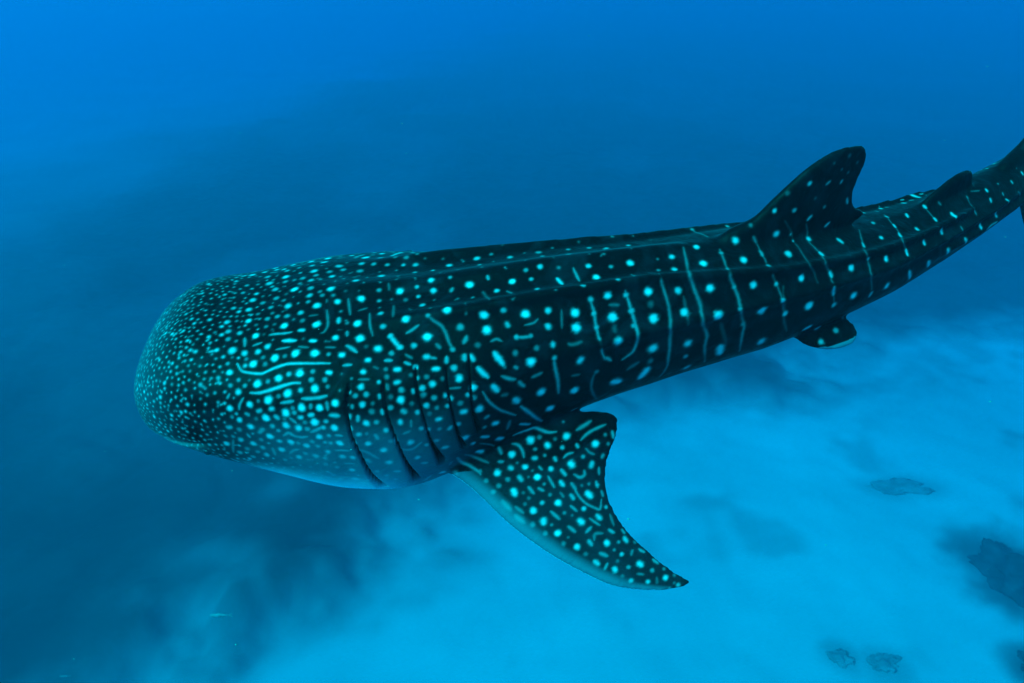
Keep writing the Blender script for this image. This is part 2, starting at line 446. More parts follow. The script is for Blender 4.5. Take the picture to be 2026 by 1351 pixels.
# ---- markings: pale spots and bars of the skin, as places on the straightened body (millimetres; radius in tenths)
SPOTS = '''587,-25,404,139,6;614,108,402,119,5;621,184,397,133,5;519,104,406,119,6;515,191,400,97,5;677,29,404,176,7;669,-54,404,173,7;735,-9,407,151,5;728,50,407,106,3;744,173,402,181,7;789,96,410,166,6;721,260,390,172,6;680,180,398,109,4;676,219,394,85,3;612,295,379,111,5;674,281,384,99,4;682,-146,401,159,8;725,-104,405,114,4;572,-139,402,148,7;589,-209,395,146,6;594,-259,387,144,5;640,-186,397,90,4;648,-229,392,134,6;616,-100,402,103,4;621,-138,400,91,4;625,-31,403,104,4;627,28,403,94,4;621,-331,370,187,8;636,-277,383,100,4;683,-356,364,164,7;731,-262,390,178,9;725,-186,400,101,3;689,-211,395,101,3;779,-154,406,147,5;829,-149,410,147,5;881,-159,413,159,5;873,-226,405,190,10;778,-210,400,123,4;820,-204,404,112,3;877,-82,420,195,7;786,-67,411,138,5;804,11,414,164,5;850,-25,420,128,4;896,55,425,212,9;826,217,403,195,8;822,303,388,161,6;833,160,409,156,5;904,237,406,110,5;886,316,391,124,5;928,164,416,168,5;981,233,412,207,7;976,125,424,179,6;987,33,439,176,5;985,-33,439,173,6;997,176,419,157,5;958,317,396,174,6;1047,244,413,110,3;1067,202,418,170,5;1085,144,425,180,7;1095,-8,451,197,8;1112,264,409,197,6;1040,-17,446,128,4;1054,-50,444,127,4;982,-80,432,126,5;1028,-116,428,194,8;948,-151,419,170,6;963,-211,414,146,4;1036,-251,411,201,9;796,-341,377,165,7;750,-360,368,164,7;938,-406,368,196,9;1033,-421,368,206,9;1098,-435,363,119,5;835,-410,358,185,9;885,-410,362,119,4;777,-396,358,109,4;694,-389,353,109,4;729,-420,343,185,9;789,-432,344,130,4;624,-369,358,87,3;604,-397,346,109,5;613,-440,324,162,8;904,-499,321,129,6;959,-505,323,193,9;1021,-507,326,129,5;855,-508,309,183,9;750,-511,291,204,9;802,-511,299,129,5;711,-490,301,86,3;658,-480,302,119,5;617,-494,286,119,5;688,-507,284,118,5;1012,-540,304,139,5;1077,-548,301,139,5;1027,-575,277,192,9;957,-571,273,139,6;1088,-575,280,117,4;894,-571,262,203,9;653,-523,263,151,7;797,-574,236,214,9;849,-572,251,118,4;692,343,369,112,4;767,363,368,113,4;838,374,371,113,4;911,373,377,100,4;1003,372,384,100,4;864,278,397,86,4;760,208,399,109,4;766,131,406,120,5;701,-569,216,161,8;747,-568,231,107,4;601,-561,197,162,8;603,-578,155,119,4;636,-588,141,152,7;771,-612,156,194,9;872,-621,185,204,9;953,-624,207,192,9;910,-618,205,118,4;914,-629,186,128,5;1039,-636,206,181,9;1116,-630,221,181,9;1004,-662,140,193,9;957,-656,140,129,4;860,-632,156,118,3;861,-642,122,194,8;684,-606,105,174,8;793,-629,114,151,5;622,-596,85,142,4;721,-603,150,119,3;920,-657,108,194,8;817,-639,87,119,5;961,-665,103,140,5;1041,-675,111,140,6;1060,-668,142,118,6;1095,-680,109,172,9;764,-630,47,186,8;577,-590,35,110,4;538,-581,36,121,4;610,-597,15,155,6;526,-578,-19,156,7;667,-610,-7,166,7;1010,-679,57,163,8;1059,-685,64,108,5;715,-620,24,132,4;805,-641,17,143,6;860,-653,15,186,8;897,-661,10,120,4;934,-669,-6,175,7;969,-675,24,131,4;990,-679,-8,131,4;1031,-684,19,109,5;1058,-687,14,109,5;1102,-692,14,185,8;709,-618,-33,144,5;800,-639,-43,177,7;625,-600,-47,145,4;674,-609,-67,134,4;714,-617,-88,157,6;876,-654,-93,167,6;914,-664,-63,133,4;963,-673,-80,166,5;1031,-684,-47,154,6;1096,-689,-84,177,6;1146,-693,-90,155,6;800,-634,-121,135,4;638,-597,-112,147,5;578,-587,-82,146,5;509,-569,-96,113,5;1053,-677,-171,146,4;1122,-680,-197,192,6;1121,-657,-291,196,6;985,-643,-274,161,3;1049,-650,-286,138,4;1019,-659,-241,137,3;1000,-673,-145,135,3;1043,-608,-382,118,4;1076,-615,-380,118,4;1133,-105,433,172,8;1253,-98,433,195,9;1220,51,449,176,7;1237,-275,409,211,9;1130,-346,392,165,8;1251,-363,384,208,9;1279,-411,367,120,2;1345,-55,445,127,5;1344,-121,424,126,5;1353,-222,417,146,6;1363,-314,403,155,6;1398,-365,378,143,7;1441,-426,353,164,7;1399,-454,343,130,5;1451,-74,436,185,9;1478,-294,419,200,9;1576,-380,362,220,10;1509,-421,349,164,6;1540,-58,441,116,6;1544,-119,422,126,6;1563,-191,417,147,6;1588,-292,425,122,5;1687,-447,319,132,5;1681,-276,434,200,9;1614,-26,451,175,8;1351,96,431,179,7;1532,185,417,170,6;1622,-92,428,173,7;1807,-84,433,197,10;1714,-25,453,117,5;1736,-346,369,189,5;1807,-435,315,154,3;1714,138,420,181,7;1871,171,422,183,7;1625,95,427,131,6;1236,265,411,185,6;1337,323,398,200,6;1110,265,409,197,6;1139,213,416,158,5;1302,240,415,159,5;1232,182,418,182,5;1529,97,427,143,5;1465,197,417,122,6;1478,-134,420,137,3;1442,60,441,118,4;1152,98,435,95,4;1194,378,381,151,4;1285,411,367,140,4;1427,409,360,140,4;1422,277,421,136,4;1484,254,427,160,4;1379,214,417,146,5;1544,274,430,123,4;1367,-526,306,118,4;1511,-520,293,141,7;1683,-521,263,164,6;1245,-588,267,160,7;1203,-554,296,86,4;1331,-575,274,107,6;1370,-558,284,140,4;1514,-561,260,119,5;1557,-556,256,119,4;1484,-552,274,108,3;1531,-594,221,162,7;1579,-580,226,162,7;1627,-560,237,119,3;1703,-555,221,185,8;1762,-575,168,197,8;1190,-603,255,107,5;1215,-616,240,128,5;1266,-616,239,150,5;1431,-605,233,150,5;1424,-634,198,193,8;1379,-627,216,139,3;1534,-614,195,151,4;1579,-619,171,141,5;1631,-606,171,130,6;1654,-611,148,153,6;1733,-593,145,132,6;1761,-596,116,165,4;1243,-645,204,160,7;1171,-639,211,85,4;1292,-643,204,107,3;1371,-656,174,150,5;1473,-641,174,129,3;1540,-640,147,152,7;1585,-639,123,120,4;1635,-628,120,131,6;1694,-614,112,143,4;1781,-605,46,211,9;1248,-685,120,172,8;1282,-664,170,150,4;1297,-685,119,140,5;1494,-658,129,130,6;1550,-655,103,131,3;1203,-696,62,151,6;1241,-697,61,108,4;1336,-694,74,141,6;1501,-678,41,131,5;1533,-672,13,143,6;1584,-660,-2,122,4;1672,-636,-10,156,6;1237,-701,-3,164,7;1348,-699,3,131,4;1438,-690,-38,177,7;1511,-675,-77,123,5;1731,-601,-191,139,6;1314,-693,-157,191,6;1455,-678,-162,169,6;1241,-681,-229,159,4;1282,-670,-277,138,4;1557,-577,-405,203,7;1626,-597,-404,203,4;1360,-624,-393,130,4;1320,-652,-332,140,4;1407,-592,-442,132,3;2024,-105,438,185,9;2105,-50,460,128,5;2180,-43,465,152,7;2122,-110,440,127,6;2137,-194,435,137,6;1937,-153,426,138,7;2432,-70,443,153,7;2452,-152,423,186,9;2392,-269,375,149,6;2395,-323,325,137,6;2396,-370,269,137,6;1855,-304,396,201,9;1859,-369,351,222,9;1951,-292,403,146,6;2056,-310,375,214,9;1994,-405,313,134,6;2064,-401,304,123,5;2169,-301,371,169,7;2156,-367,321,180,7;2300,-317,344,216,10;2295,-372,289,238,10;2165,-465,190,135,6;2049,-482,202,224,10;1979,-462,257,155,4;2084,-441,253,157,4;2379,-446,40,128,4;2088,-513,16,229,10;2262,-469,-46,223,9;2047,126,435,169,6;1952,189,426,110,4;2208,138,435,170,5;2217,76,449,144,5;2293,169,430,98,3;2374,131,431,146,5;2353,44,460,155,6;2490,120,427,147,5;2567,73,433,146,5;2132,154,433,85,3;1876,89,435,144,5;2131,-489,-127,236,9;1794,-599,-90,125,4;1917,-582,-334,202,8;2020,-532,-298,215,9;2067,-524,-298,132,4;2146,-537,-315,120,3;2207,-528,-317,217,8;2174,-576,-347,144,6;2349,-563,-374,230,9;2036,-573,-331,119,4;2079,-603,-357,107,4;2272,-616,-399,132,5;1973,-640,-382,166,8;1832,-643,-394,201,8;1937,-619,-365,83,3;2006,-659,-398,95,3;2099,-661,-404,155,7;2026,-687,-421,189,9;1879,-676,-418,142,4;1982,-682,-417,83,3;2054,-719,-448,95,4;2239,-735,-491,95,3;2275,-727,-496,96,4;2318,-729,-513,132,6;1831,-692,-441,142,4;2411,-525,-359,120,4;2419,-561,-395,119,4;2276,-727,-497,100,4;2238,-733,-490,100,3;2106,-799,-517,198,9;2030,-791,-508,132,6;2074,-764,-487,116,4;1981,-814,-531,181,8;1969,-764,-487,115,3;1946,-739,-467,99,3;1946,-784,-507,115,3;2229,-830,-562,149,7;2129,-842,-554,115,4;2165,-855,-568,82,3;2341,-823,-591,117,6;2082,-916,-616,197,9;2059,-881,-585,98,4;2023,-907,-614,147,4;1971,-860,-575,131,3;2307,-980,-686,181,9;2366,-977,-698,99,5;2162,-979,-671,180,8;2103,-958,-655,131,4;2128,-939,-635,82,3;2337,-1010,-713,99,4;2368,-1030,-733,123,7;2448,-979,-724,116,4;2322,-1087,-772,164,8;2388,-1086,-776,115,5;2343,-1056,-747,115,3;2499,-1109,-812,124,5;2352,-1115,-798,114,3;2388,-1137,-821,139,6;2466,-1152,-840,139,7;2554,-1146,-847,157,8;2558,-1107,-824,99,4;2600,-1138,-853,99,4;2606,-1181,-885,124,6;2590,-1171,-872,82,3;2563,-1186,-888,99,4;2197,-1011,-700,131,3;1802,-708,-464,149,4;1970,-865,-581,164,4;1774,-662,-423,149,4;1748,-623,-387,133,4;2480,-259,375,191,9;2547,-91,429,128,5;2655,-82,424,197,8;2548,-209,427,134,6;2575,-259,359,144,6;2588,-319,297,163,6;2588,-366,238,135,5;2488,-338,293,239,9;2696,-251,351,213,10;2698,-343,245,242,9;2695,-298,304,193,2;2676,-403,6,199,3;2893,-73,410,170,7;2872,-161,390,168,7;2811,-76,415,99,3;2786,-153,398,118,4;2855,-257,326,195,7;2868,-331,234,235,8;2879,-378,-34,162,5;3053,-27,410,172,8;3041,-145,381,199,9;3031,-261,305,217,9;3045,-361,188,256,9;3170,-94,388,141,5;3148,-213,363,129,5;3167,-271,282,139,5;3172,-351,191,149,5;3201,-353,83,141,4;3275,-48,417,193,8;3271,-159,359,201,8;3277,-273,269,200,8;3304,-345,143,252,9;3387,-218,330,141,5;3411,-279,244,131,6;3522,-62,407,185,8;2577,82,429,142,6;2706,91,418,143,6;3702,-37,660,129,7;3823,-46,491,114,4;3622,-50,523,131,6;3505,-34,541,130,7;3906,-30,692,93,3;3961,-25,657,94,3;3947,-22,759,129,2;4016,-19,700,112,2;3845,-28,742,92,2;3751,-46,563,112,2;3577,-24,624,148,2;3374,-23,476,131,3;3521,-62,408,170,8;3732,-77,329,154,7;3546,-159,329,207,7;4256,-12,243,132,6;4204,-137,225,139,7;3617,-63,379,76,5;3626,-83,347,76,5;3783,-322,13,175,6;3569,-273,231,188,9;3607,-330,70,248,9;3902,-257,189,202,9;3917,-311,25,235,9;3422,-345,174,158,7;3456,-340,71,170,7;4027,-240,199,107,6;3860,-300,-214,182,6;3742,-332,-235,180,6;4843,113,174,51,5;4491,165,191,51,4;5261,-77,176,77,4;5283,72,177,44,4;5478,-56,187,52,4'''
LINES = '''100,5,677,-266,387,683,-316,376;79,3,995,-184,418,1037,-184,420;122,7,948,-274,404,976,-280,404;78,6,799,-272,393,832,-272,395,875,-278,397,914,-278,401;110,8,872,-322,388,906,-329,389,937,-335,390;121,8,1007,-348,391,1035,-354,390;66,5,839,-367,373,875,-366,376,908,-367,379;65,4,950,-370,381,975,-379,380,1000,-385,380;77,5,722,-321,377,766,-311,382;81,7,650,-405,344,671,-440,328,698,-454,323,767,-472,320,800,-468,327,844,-458,337,894,-452,345,938,-457,347,987,-465,347,1036,-472,346,1071,-476,345,1105,-479,343;129,9,1088,-517,322,1109,-523,319;91,7,713,-536,261,740,-542,260,779,-545,265,824,-544,275,875,-541,287,919,-539,295,957,-545,296;75,5,609,-522,258,595,-535,239;96,6,856,-594,226,884,-596,230,917,-600,234;101,6,962,-599,244,999,-605,243,1042,-607,245,1080,-605,250;84,4,1080,-154,424,1090,-229,415,1089,-274,408,1074,-305,402,1060,-310,401;69,3,1078,-81,438,1078,-103,433;65,4,1082,-395,378,1130,-402,375;81,5,675,-546,241,654,-560,216,646,-571,194;118,6,734,-591,187,754,-593,192;129,7,799,-599,199,816,-601,202;108,5,674,-584,176,690,-591,167;129,6,817,-617,169,831,-626,154;107,5,999,-622,221,996,-633,203;107,5,1077,-624,226,1077,-645,195;129,7,932,-643,163,950,-645,164;128,7,983,-646,174,1005,-647,179;128,6,1084,-658,172,1127,-662,169;97,5,888,-636,159,913,-648,137;131,6,563,-582,94,586,-587,97;131,5,716,-618,69,745,-621,96;108,5,976,-671,85,1013,-673,103,1037,-673,116;98,5,836,-646,59,865,-651,76,888,-658,58,920,-665,52,951,-670,57;99,5,654,-605,58,662,-608,36;78,4,570,-589,11,542,-579,-84;81,5,1090,-687,66,1124,-691,64;111,4,757,-630,-33,758,-628,-84;89,4,836,-647,-68,865,-654,-41,889,-659,-37;66,5,1066,-688,-38,1105,-692,-38,1144,-695,-37;84,4,1096,-685,-143,1146,-689,-142;85,4,1187,-93,436,1194,-154,422,1200,-204,417;123,7,1143,-220,415,1144,-256,411;99,5,1187,-316,399,1188,-343,392;109,6,1185,-397,375,1209,-414,369,1233,-437,359;141,9,1152,-443,359,1171,-445,358;185,9,1328,-424,360,1344,-431,356;131,7,1400,-367,377,1420,-401,364,1441,-429,351;78,4,1297,-210,416,1301,-301,406,1313,-356,385;130,8,1277,-479,338,1296,-480,337;86,6,1167,-495,334,1207,-496,333;97,6,1365,-487,329,1400,-489,326;87,4,1466,-463,333,1496,-482,320;97,6,1458,-498,315,1486,-509,305;88,5,1477,-355,379,1506,-340,384,1538,-323,395;110,4,1615,-418,342,1631,-440,329;99,4,1588,-293,425,1612,-312,404,1646,-332,383,1664,-371,361,1675,-416,338,1692,-452,316;142,7,1555,-475,316,1576,-476,314;98,5,1575,-478,312,1608,-484,305;109,6,1656,-478,303,1653,-503,285;115,5,1709,-113,424,1719,-89,430;90,4,1774,-234,431,1770,-300,410;121,5,1743,-422,329,1760,-392,345;81,3,1395,-16,453,1397,-61,442;90,3,1417,-168,417,1417,-269,422;79,3,1240,-180,418,1284,-165,419;129,8,1250,-530,311,1269,-531,309;75,3,1310,-512,319,1331,-522,312;140,8,1410,-530,300,1434,-527,299;130,8,1588,-527,276,1616,-524,274;153,6,1739,-472,296,1737,-494,278;132,7,1767,-473,291,1780,-494,271;75,4,1235,-560,291,1285,-563,286;129,7,1404,-581,261,1429,-576,262;107,4,1367,-584,262,1370,-604,243;96,6,1328,-618,233,1328,-630,219;97,6,1486,-600,226,1487,-612,211;76,4,1652,-588,192,1703,-580,184;96,5,1194,-642,207,1194,-651,193;140,6,1424,-661,152,1438,-665,139;155,8,1694,-626,62,1716,-621,59;107,6,1178,-665,168,1174,-673,148;107,6,1214,-670,159,1211,-680,133;96,6,1331,-659,175,1332,-669,155;140,8,1407,-680,109,1410,-685,89;142,8,1578,-657,62,1597,-652,60;97,6,1172,-685,110,1172,-690,88;119,5,1280,-699,52,1288,-701,22;76,4,1459,-676,97,1454,-684,59;98,4,1412,-693,29,1446,-688,38;122,6,1624,-649,-20,1639,-645,-1;98,6,1170,-697,29,1179,-698,5;154,8,1294,-700,-63,1312,-700,-52;109,6,1367,-698,18,1374,-698,-23;134,5,1553,-666,-74,1571,-661,-80;193,8,1683,-626,-127,1709,-620,-118;100,4,1182,-698,-39,1222,-699,-65,1268,-697,-120;156,5,1207,-695,-119,1222,-693,-144;89,4,1386,-695,-76,1440,-688,-89,1489,-681,-52;147,6,1583,-651,-144,1607,-644,-147;114,5,1471,-665,-221,1496,-658,-228;126,5,1328,-677,-242,1356,-675,-244;144,4,1451,-575,-457,1500,-596,-396;93,5,1568,-627,-272,1587,-619,-280;94,3,1599,-597,-333,1613,-605,-301;154,8,1743,-572,-283,1771,-563,-298;93,6,1904,-48,453,1907,-70,443;115,8,2252,-127,436,2269,-180,431;103,6,2355,-221,438,2372,-227,436;93,5,2351,-72,446,2354,-107,437,2360,-166,426;97,5,2387,-264,383,2396,-310,337,2395,-358,286,2398,-380,255,2400,-408,229,2410,-428,154,2427,-431,100;134,6,1958,-344,360,1963,-361,349;67,4,2042,-359,343,2087,-352,344,2112,-336,352;89,5,1993,-405,313,2027,-407,306,2072,-402,302;135,7,2167,-421,257,2167,-433,241;79,3,2236,-304,363,2229,-340,334,2223,-373,303;114,5,2161,-465,191,2166,-478,127,2174,-487,64,2178,-489,-29;194,9,2288,-451,131,2304,-446,146;113,3,2242,-423,237,2263,-427,229,2310,-417,232;78,4,1870,-421,318,1898,-412,321,1923,-422,310;155,8,1879,-464,280,1896,-483,256,1914,-502,225;100,4,1914,-502,225,1923,-509,211;111,5,1966,-501,204,1981,-504,192;113,4,2048,-510,125,2097,-495,132;111,5,1902,-532,180,1938,-532,155,1964,-529,143;124,5,1980,-530,126,2005,-531,88;92,3,2248,-471,61,2289,-463,53;95,3,2382,-446,45,2361,-451,7,2353,-450,-55,2366,-437,-119,2394,-403,-197;80,4,1986,-167,427,2010,-198,431;114,3,1869,-146,423,1893,-239,437;143,8,1794,-518,242,1815,-532,217,1836,-542,193;177,8,1855,-559,149,1875,-565,112;85,5,1804,-578,134,1830,-588,69,1875,-579,-2,1918,-565,-48,1954,-550,-85;134,3,1892,-567,81,1919,-559,76;193,8,1953,-554,33,1971,-549,2;117,6,1982,-545,-32,2021,-528,-96,2056,-503,-165,2089,-473,-226;122,5,2257,-413,-240,2287,-411,-229;113,5,1801,-601,-29,1821,-595,-19;171,9,1839,-587,-85,1861,-579,-93;128,4,1921,-558,-111,1905,-552,-171;106,7,1972,-530,-167,2024,-500,-211;102,6,1936,-520,-252,1972,-509,-250,2008,-497,-253,2045,-486,-254,2078,-490,-274,2116,-504,-290,2157,-504,-296;127,7,1773,-596,-157,1809,-582,-179;165,8,1851,-557,-222,1877,-542,-243;70,4,1762,-588,-210,1806,-564,-249,1831,-549,-282;107,5,1855,-549,-300,1865,-574,-328;95,5,1925,-540,-298,1953,-547,-305,1971,-572,-326,1974,-600,-349;168,8,2098,-554,-321,2106,-569,-333;108,6,2249,-564,-351,2254,-579,-363;97,5,2276,-548,-344,2318,-519,-331,2371,-498,-327,2424,-480,-328;122,5,2266,-502,-310,2309,-482,-306,2350,-461,-302;85,4,2294,-584,-377,2311,-600,-395,2333,-606,-408;143,6,2018,-610,-359,2037,-610,-359;107,6,2126,-613,-370,2131,-630,-383;84,5,2170,-621,-381,2194,-605,-373,2224,-599,-374;191,9,2197,-641,-403,2212,-652,-415;157,7,2303,-658,-446,2315,-637,-432;109,5,2369,-617,-432,2382,-603,-424;142,6,1895,-631,-377,1909,-640,-384;95,5,1846,-602,-354,1868,-605,-355;83,5,2040,-644,-387,2054,-661,-401;119,6,2149,-666,-415,2167,-690,-438;108,5,2210,-688,-446,2236,-700,-462,2261,-691,-461,2265,-672,-447;84,5,2345,-656,-460,2339,-685,-484;142,6,1936,-673,-410,1946,-692,-426;131,7,2134,-713,-452,2148,-734,-470;107,5,2188,-723,-469,2205,-751,-495;83,5,2079,-689,-425,2101,-736,-466;165,8,1897,-719,-455,1907,-741,-473;106,5,1975,-721,-449,1997,-750,-474;94,5,2021,-731,-457,2046,-745,-470;106,5,1644,-603,-278,1662,-582,-340,1699,-594,-364,1735,-618,-384,1749,-633,-397;95,4,1684,-592,-276,1732,-574,-327,1763,-584,-344,1795,-599,-356;120,6,2453,-509,-358,2455,-536,-386;184,9,2256,-762,-518,2275,-782,-539;83,5,2193,-723,-470,2208,-766,-508,2238,-805,-546,2277,-825,-572,2307,-832,-586,2325,-790,-563;101,6,2315,-715,-500,2318,-738,-520;84,5,2334,-753,-538,2337,-776,-557;75,4,2126,-759,-487,2138,-779,-505;116,6,2175,-770,-504,2187,-790,-522;164,8,2026,-852,-561,2021,-872,-580;115,4,1899,-784,-515,1933,-815,-538;99,5,2065,-829,-540,2101,-865,-571;91,5,2165,-816,-538,2191,-840,-561;165,9,2195,-876,-590,2208,-890,-602;141,7,2285,-858,-597,2301,-876,-614;74,5,2247,-872,-597,2290,-903,-629;83,4,2353,-855,-617,2361,-904,-651;107,5,2137,-897,-599,2166,-922,-622;99,5,2246,-908,-623,2217,-929,-633;99,6,2330,-922,-653,2355,-937,-669;91,4,2249,-964,-664,2259,-939,-647,2298,-937,-655;123,6,2223,-962,-659,2234,-982,-676;124,7,2399,-957,-695,2409,-979,-710;83,5,2396,-921,-673,2407,-939,-687;107,5,2264,-1016,-707,2299,-1032,-723;83,4,2413,-1038,-748,2427,-1015,-736;83,6,2459,-1013,-743,2482,-1028,-759;131,7,2232,-1042,-729,2251,-1058,-743;82,5,2292,-1060,-745,2273,-1080,-765;156,9,2438,-1074,-776,2455,-1085,-787;99,6,2516,-1062,-787,2537,-1080,-804;82,4,2424,-1116,-805,2453,-1122,-814;82,3,2513,-1140,-836,2508,-1164,-856;165,4,1842,-751,-497,1874,-790,-528;164,4,1893,-814,-548,1930,-848,-573;106,5,2576,-248,377,2582,-279,339,2587,-314,303,2593,-338,271,2598,-363,239,2599,-401,207,2595,-401,146,2575,-409,100,2519,-421,71;106,5,2429,-429,112,2458,-429,83;229,9,2491,-420,184,2501,-417,204;153,2,2491,-364,257,2485,-387,234;115,3,2481,-294,340,2529,-295,331;236,9,2673,-398,86,2699,-394,90;241,9,2629,-397,-107,2664,-403,-44;239,9,2468,-428,-67,2511,-419,-86;138,3,2547,-420,-7,2607,-411,23;108,4,2772,-194,407,2772,-233,385,2781,-248,346,2784,-279,312,2788,-308,278,2785,-351,225,2775,-382,200,2780,-380,148,2780,-383,94,2779,-389,40,2777,-390,-11,2778,-386,-68,2753,-361,-163;229,8,2877,-378,51,2889,-376,60;207,6,2899,-349,-152,2918,-351,-141;117,2,2878,-281,298,2877,-311,259,2875,-343,221,2873,-376,184;120,4,2978,-24,422,2966,-79,404,2952,-136,390,2926,-232,386,2940,-246,339,2948,-272,300,2960,-315,242,2956,-348,212,2959,-367,168,2990,-365,83,2988,-369,35,2987,-370,-17,3012,-344,-139;246,8,3079,-364,-28,3092,-353,-93;141,1,3067,-355,131,3088,-361,60,3113,-362,-19;111,4,3173,-68,393,3163,-135,376,3153,-201,361,3145,-251,346,3162,-260,300,3171,-283,265,3179,-307,230,3176,-355,177,3207,-353,78,3204,-357,24,3204,-356,-37,3214,-338,-121;261,8,3327,-341,-92,3348,-342,-85;112,4,3378,-58,422,3391,-72,391;112,5,3391,-117,363,3389,-154,350;71,3,3378,-58,422,3394,-85,377,3389,-142,355,3392,-179,338,3385,-230,331,3392,-265,294,3413,-281,241,3419,-310,206,3419,-345,176,3439,-337,108,3448,-343,51;93,5,3811,-39,629,3835,-37,643;104,6,3916,-31,607,3925,-29,620;106,6,3995,-23,487,4008,-23,451;105,7,3721,-54,438,3743,-52,457;107,7,3860,-42,353,3887,-41,371;134,7,3742,-169,291,3751,-193,280;137,7,3919,-95,285,3931,-127,273;98,6,4059,-145,244,4049,-177,234;76,2,3569,-54,472,3622,-62,386,3631,-112,334,3630,-158,316,3630,-202,298,3618,-260,291,3654,-262,237,3662,-296,187;86,3,3717,-54,412,3735,-57,353,3721,-97,323,3730,-144,305,3742,-186,284,3722,-255,272,3756,-264,207,3751,-300,173,3762,-317,123,3774,-318,66,3784,-322,11;124,7,3755,-262,212,3762,-280,186;143,7,3754,-322,146,3769,-316,84;113,2,3450,-290,223,3429,-337,184,3446,-337,101,3456,-344,24,3492,-336,-67;139,6,4048,-299,-36,4055,-301,-7;88,3,4115,-47,259,4078,-110,253,4052,-162,238,4011,-226,242,4024,-240,200,4028,-262,159,4012,-302,136,4036,-296,70,4049,-301,14;147,7,3615,-316,-110,3658,-317,-96;120,6,3731,-274,-178,3766,-274,-167;142,3,3937,-252,-187,3951,-268,-146;149,9,4160,-236,165,4154,-250,150;199,8,4166,-290,-22,4177,-290,-3;82,6,4387,29,229,4386,1,231;89,7,4364,-61,227,4356,-91,222;96,7,4340,-133,210,4330,-162,202;111,8,4323,-223,152,4313,-251,129;138,8,4341,-270,19,4376,-261,-55;64,3,4403,49,225,4372,-21,231,4358,-76,225,4335,-153,203,4291,-218,208,4323,-223,152,4320,-274,97,4351,-270,5;106,7,4517,-13,222,4500,-43,218;113,7,4478,-131,196,4476,-149,191;121,8,4473,-205,149,4474,-220,128;155,8,4503,-254,15,4534,-243,-38;91,7,4657,-9,226,4661,-33,216;98,7,4651,-105,190,4646,-129,181;122,8,4629,-186,157,4639,-193,128;140,8,4667,-237,30,4682,-238,-9;57,3,4657,-20,222,4655,-67,202,4648,-116,186,4638,-187,140;83,4,4752,-35,229,4766,-49,209;115,8,4789,-114,177,4762,-167,180;66,4,4803,-187,113,4794,-213,99;134,8,4824,-220,34,4841,-226,-5;58,3,4779,-138,175,4782,-171,148,4800,-195,109,4821,-220,35;67,4,4987,-55,190,4984,-74,181;75,5,4956,-151,146,4970,-163,119;118,8,4982,-192,57,4983,-208,30;50,3,4984,-64,186,4963,-117,166,4966,-155,130,4985,-193,52;94,7,5152,-68,179,5147,-88,171;102,7,5131,-125,147,5133,-141,130;119,8,5136,-182,71,5146,-189,38;77,5,5251,-126,139,5255,-139,124;94,7,5253,-159,107,5261,-178,86;86,6,5368,-97,160,5372,-112,147;87,7,5498,-82,163,5499,-100,149;69,4,5384,-153,98,5413,-160,66;51,6,4663,155,182,4687,149,180;60,6,4707,125,179,4728,112,181;52,6,4819,142,175,4849,135,172;51,6,4514,143,189,4528,127,192;50,5,4419,135,200,4413,100,213;53,7,5377,84,168,5377,64,178;62,7,5487,102,149,5468,70,173;77,6,5033,-212,5,5077,-210,15,5139,-207,12;51,4,5041,-41,196,5104,-60,183'''
GILLS = [[1189, -562, 291, 1174, -609, 249, 1162, -644, 203, 1161, -673, 148, 1161, -694, 55, 1175, -697, -47, 1188, -690, -163, 1200, -665, -287, 1224, -595, -448], [1350, -559, 285, 1342, -618, 231, 1345, -664, 164, 1358, -694, 69, 1371, -698, -30, 1385, -688, -157, 1398, -653, -309, 1402, -609, -413], [1506, -506, 303, 1500, -572, 253, 1504, -630, 181, 1517, -668, 80, 1525, -674, -33, 1539, -661, -154, 1551, -623, -300], [1643, -511, 279, 1641, -566, 226, 1642, -609, 160, 1648, -637, 73, 1657, -639, -52, 1669, -624, -168, 1682, -612, -208], [1756, -459, 303, 1748, -533, 237, 1744, -586, 152, 1743, -613, 63, 1748, -615, -29, 1756, -607, -119]]

N = normals(me)
NV = len(V)
spot = np.zeros(NV)
wob = .78 + .44 * fbm(V[:, 0] * 42, (V[:, 2] * 1.3 + V[:, 1]) * 42, 40, 2)     # uneven outlines
tree = kdtree.KDTree(NV)
for i, c in enumerate(V.tolist()):
    tree.insert(c, i)
tree.balance()

def dab(c, r, val, flat=2.4):
    c = Vector(c)
    hits = tree.find_range(c, r * 1.9 + .006)
    if not hits:
        return
    n0 = N[min(hits, key=lambda h: h[2])[1]]
    idx = np.array([h[1] for h in hits]); d = np.array([h[2] for h in hits])
    ok = N[idx] @ n0 > .15
    idx, d = idx[ok], d[ok]
    d = d * wob[idx]
    spot[idx] = np.maximum(spot[idx], val * np.exp(-1.0 * (d / (r * .92)) ** flat))

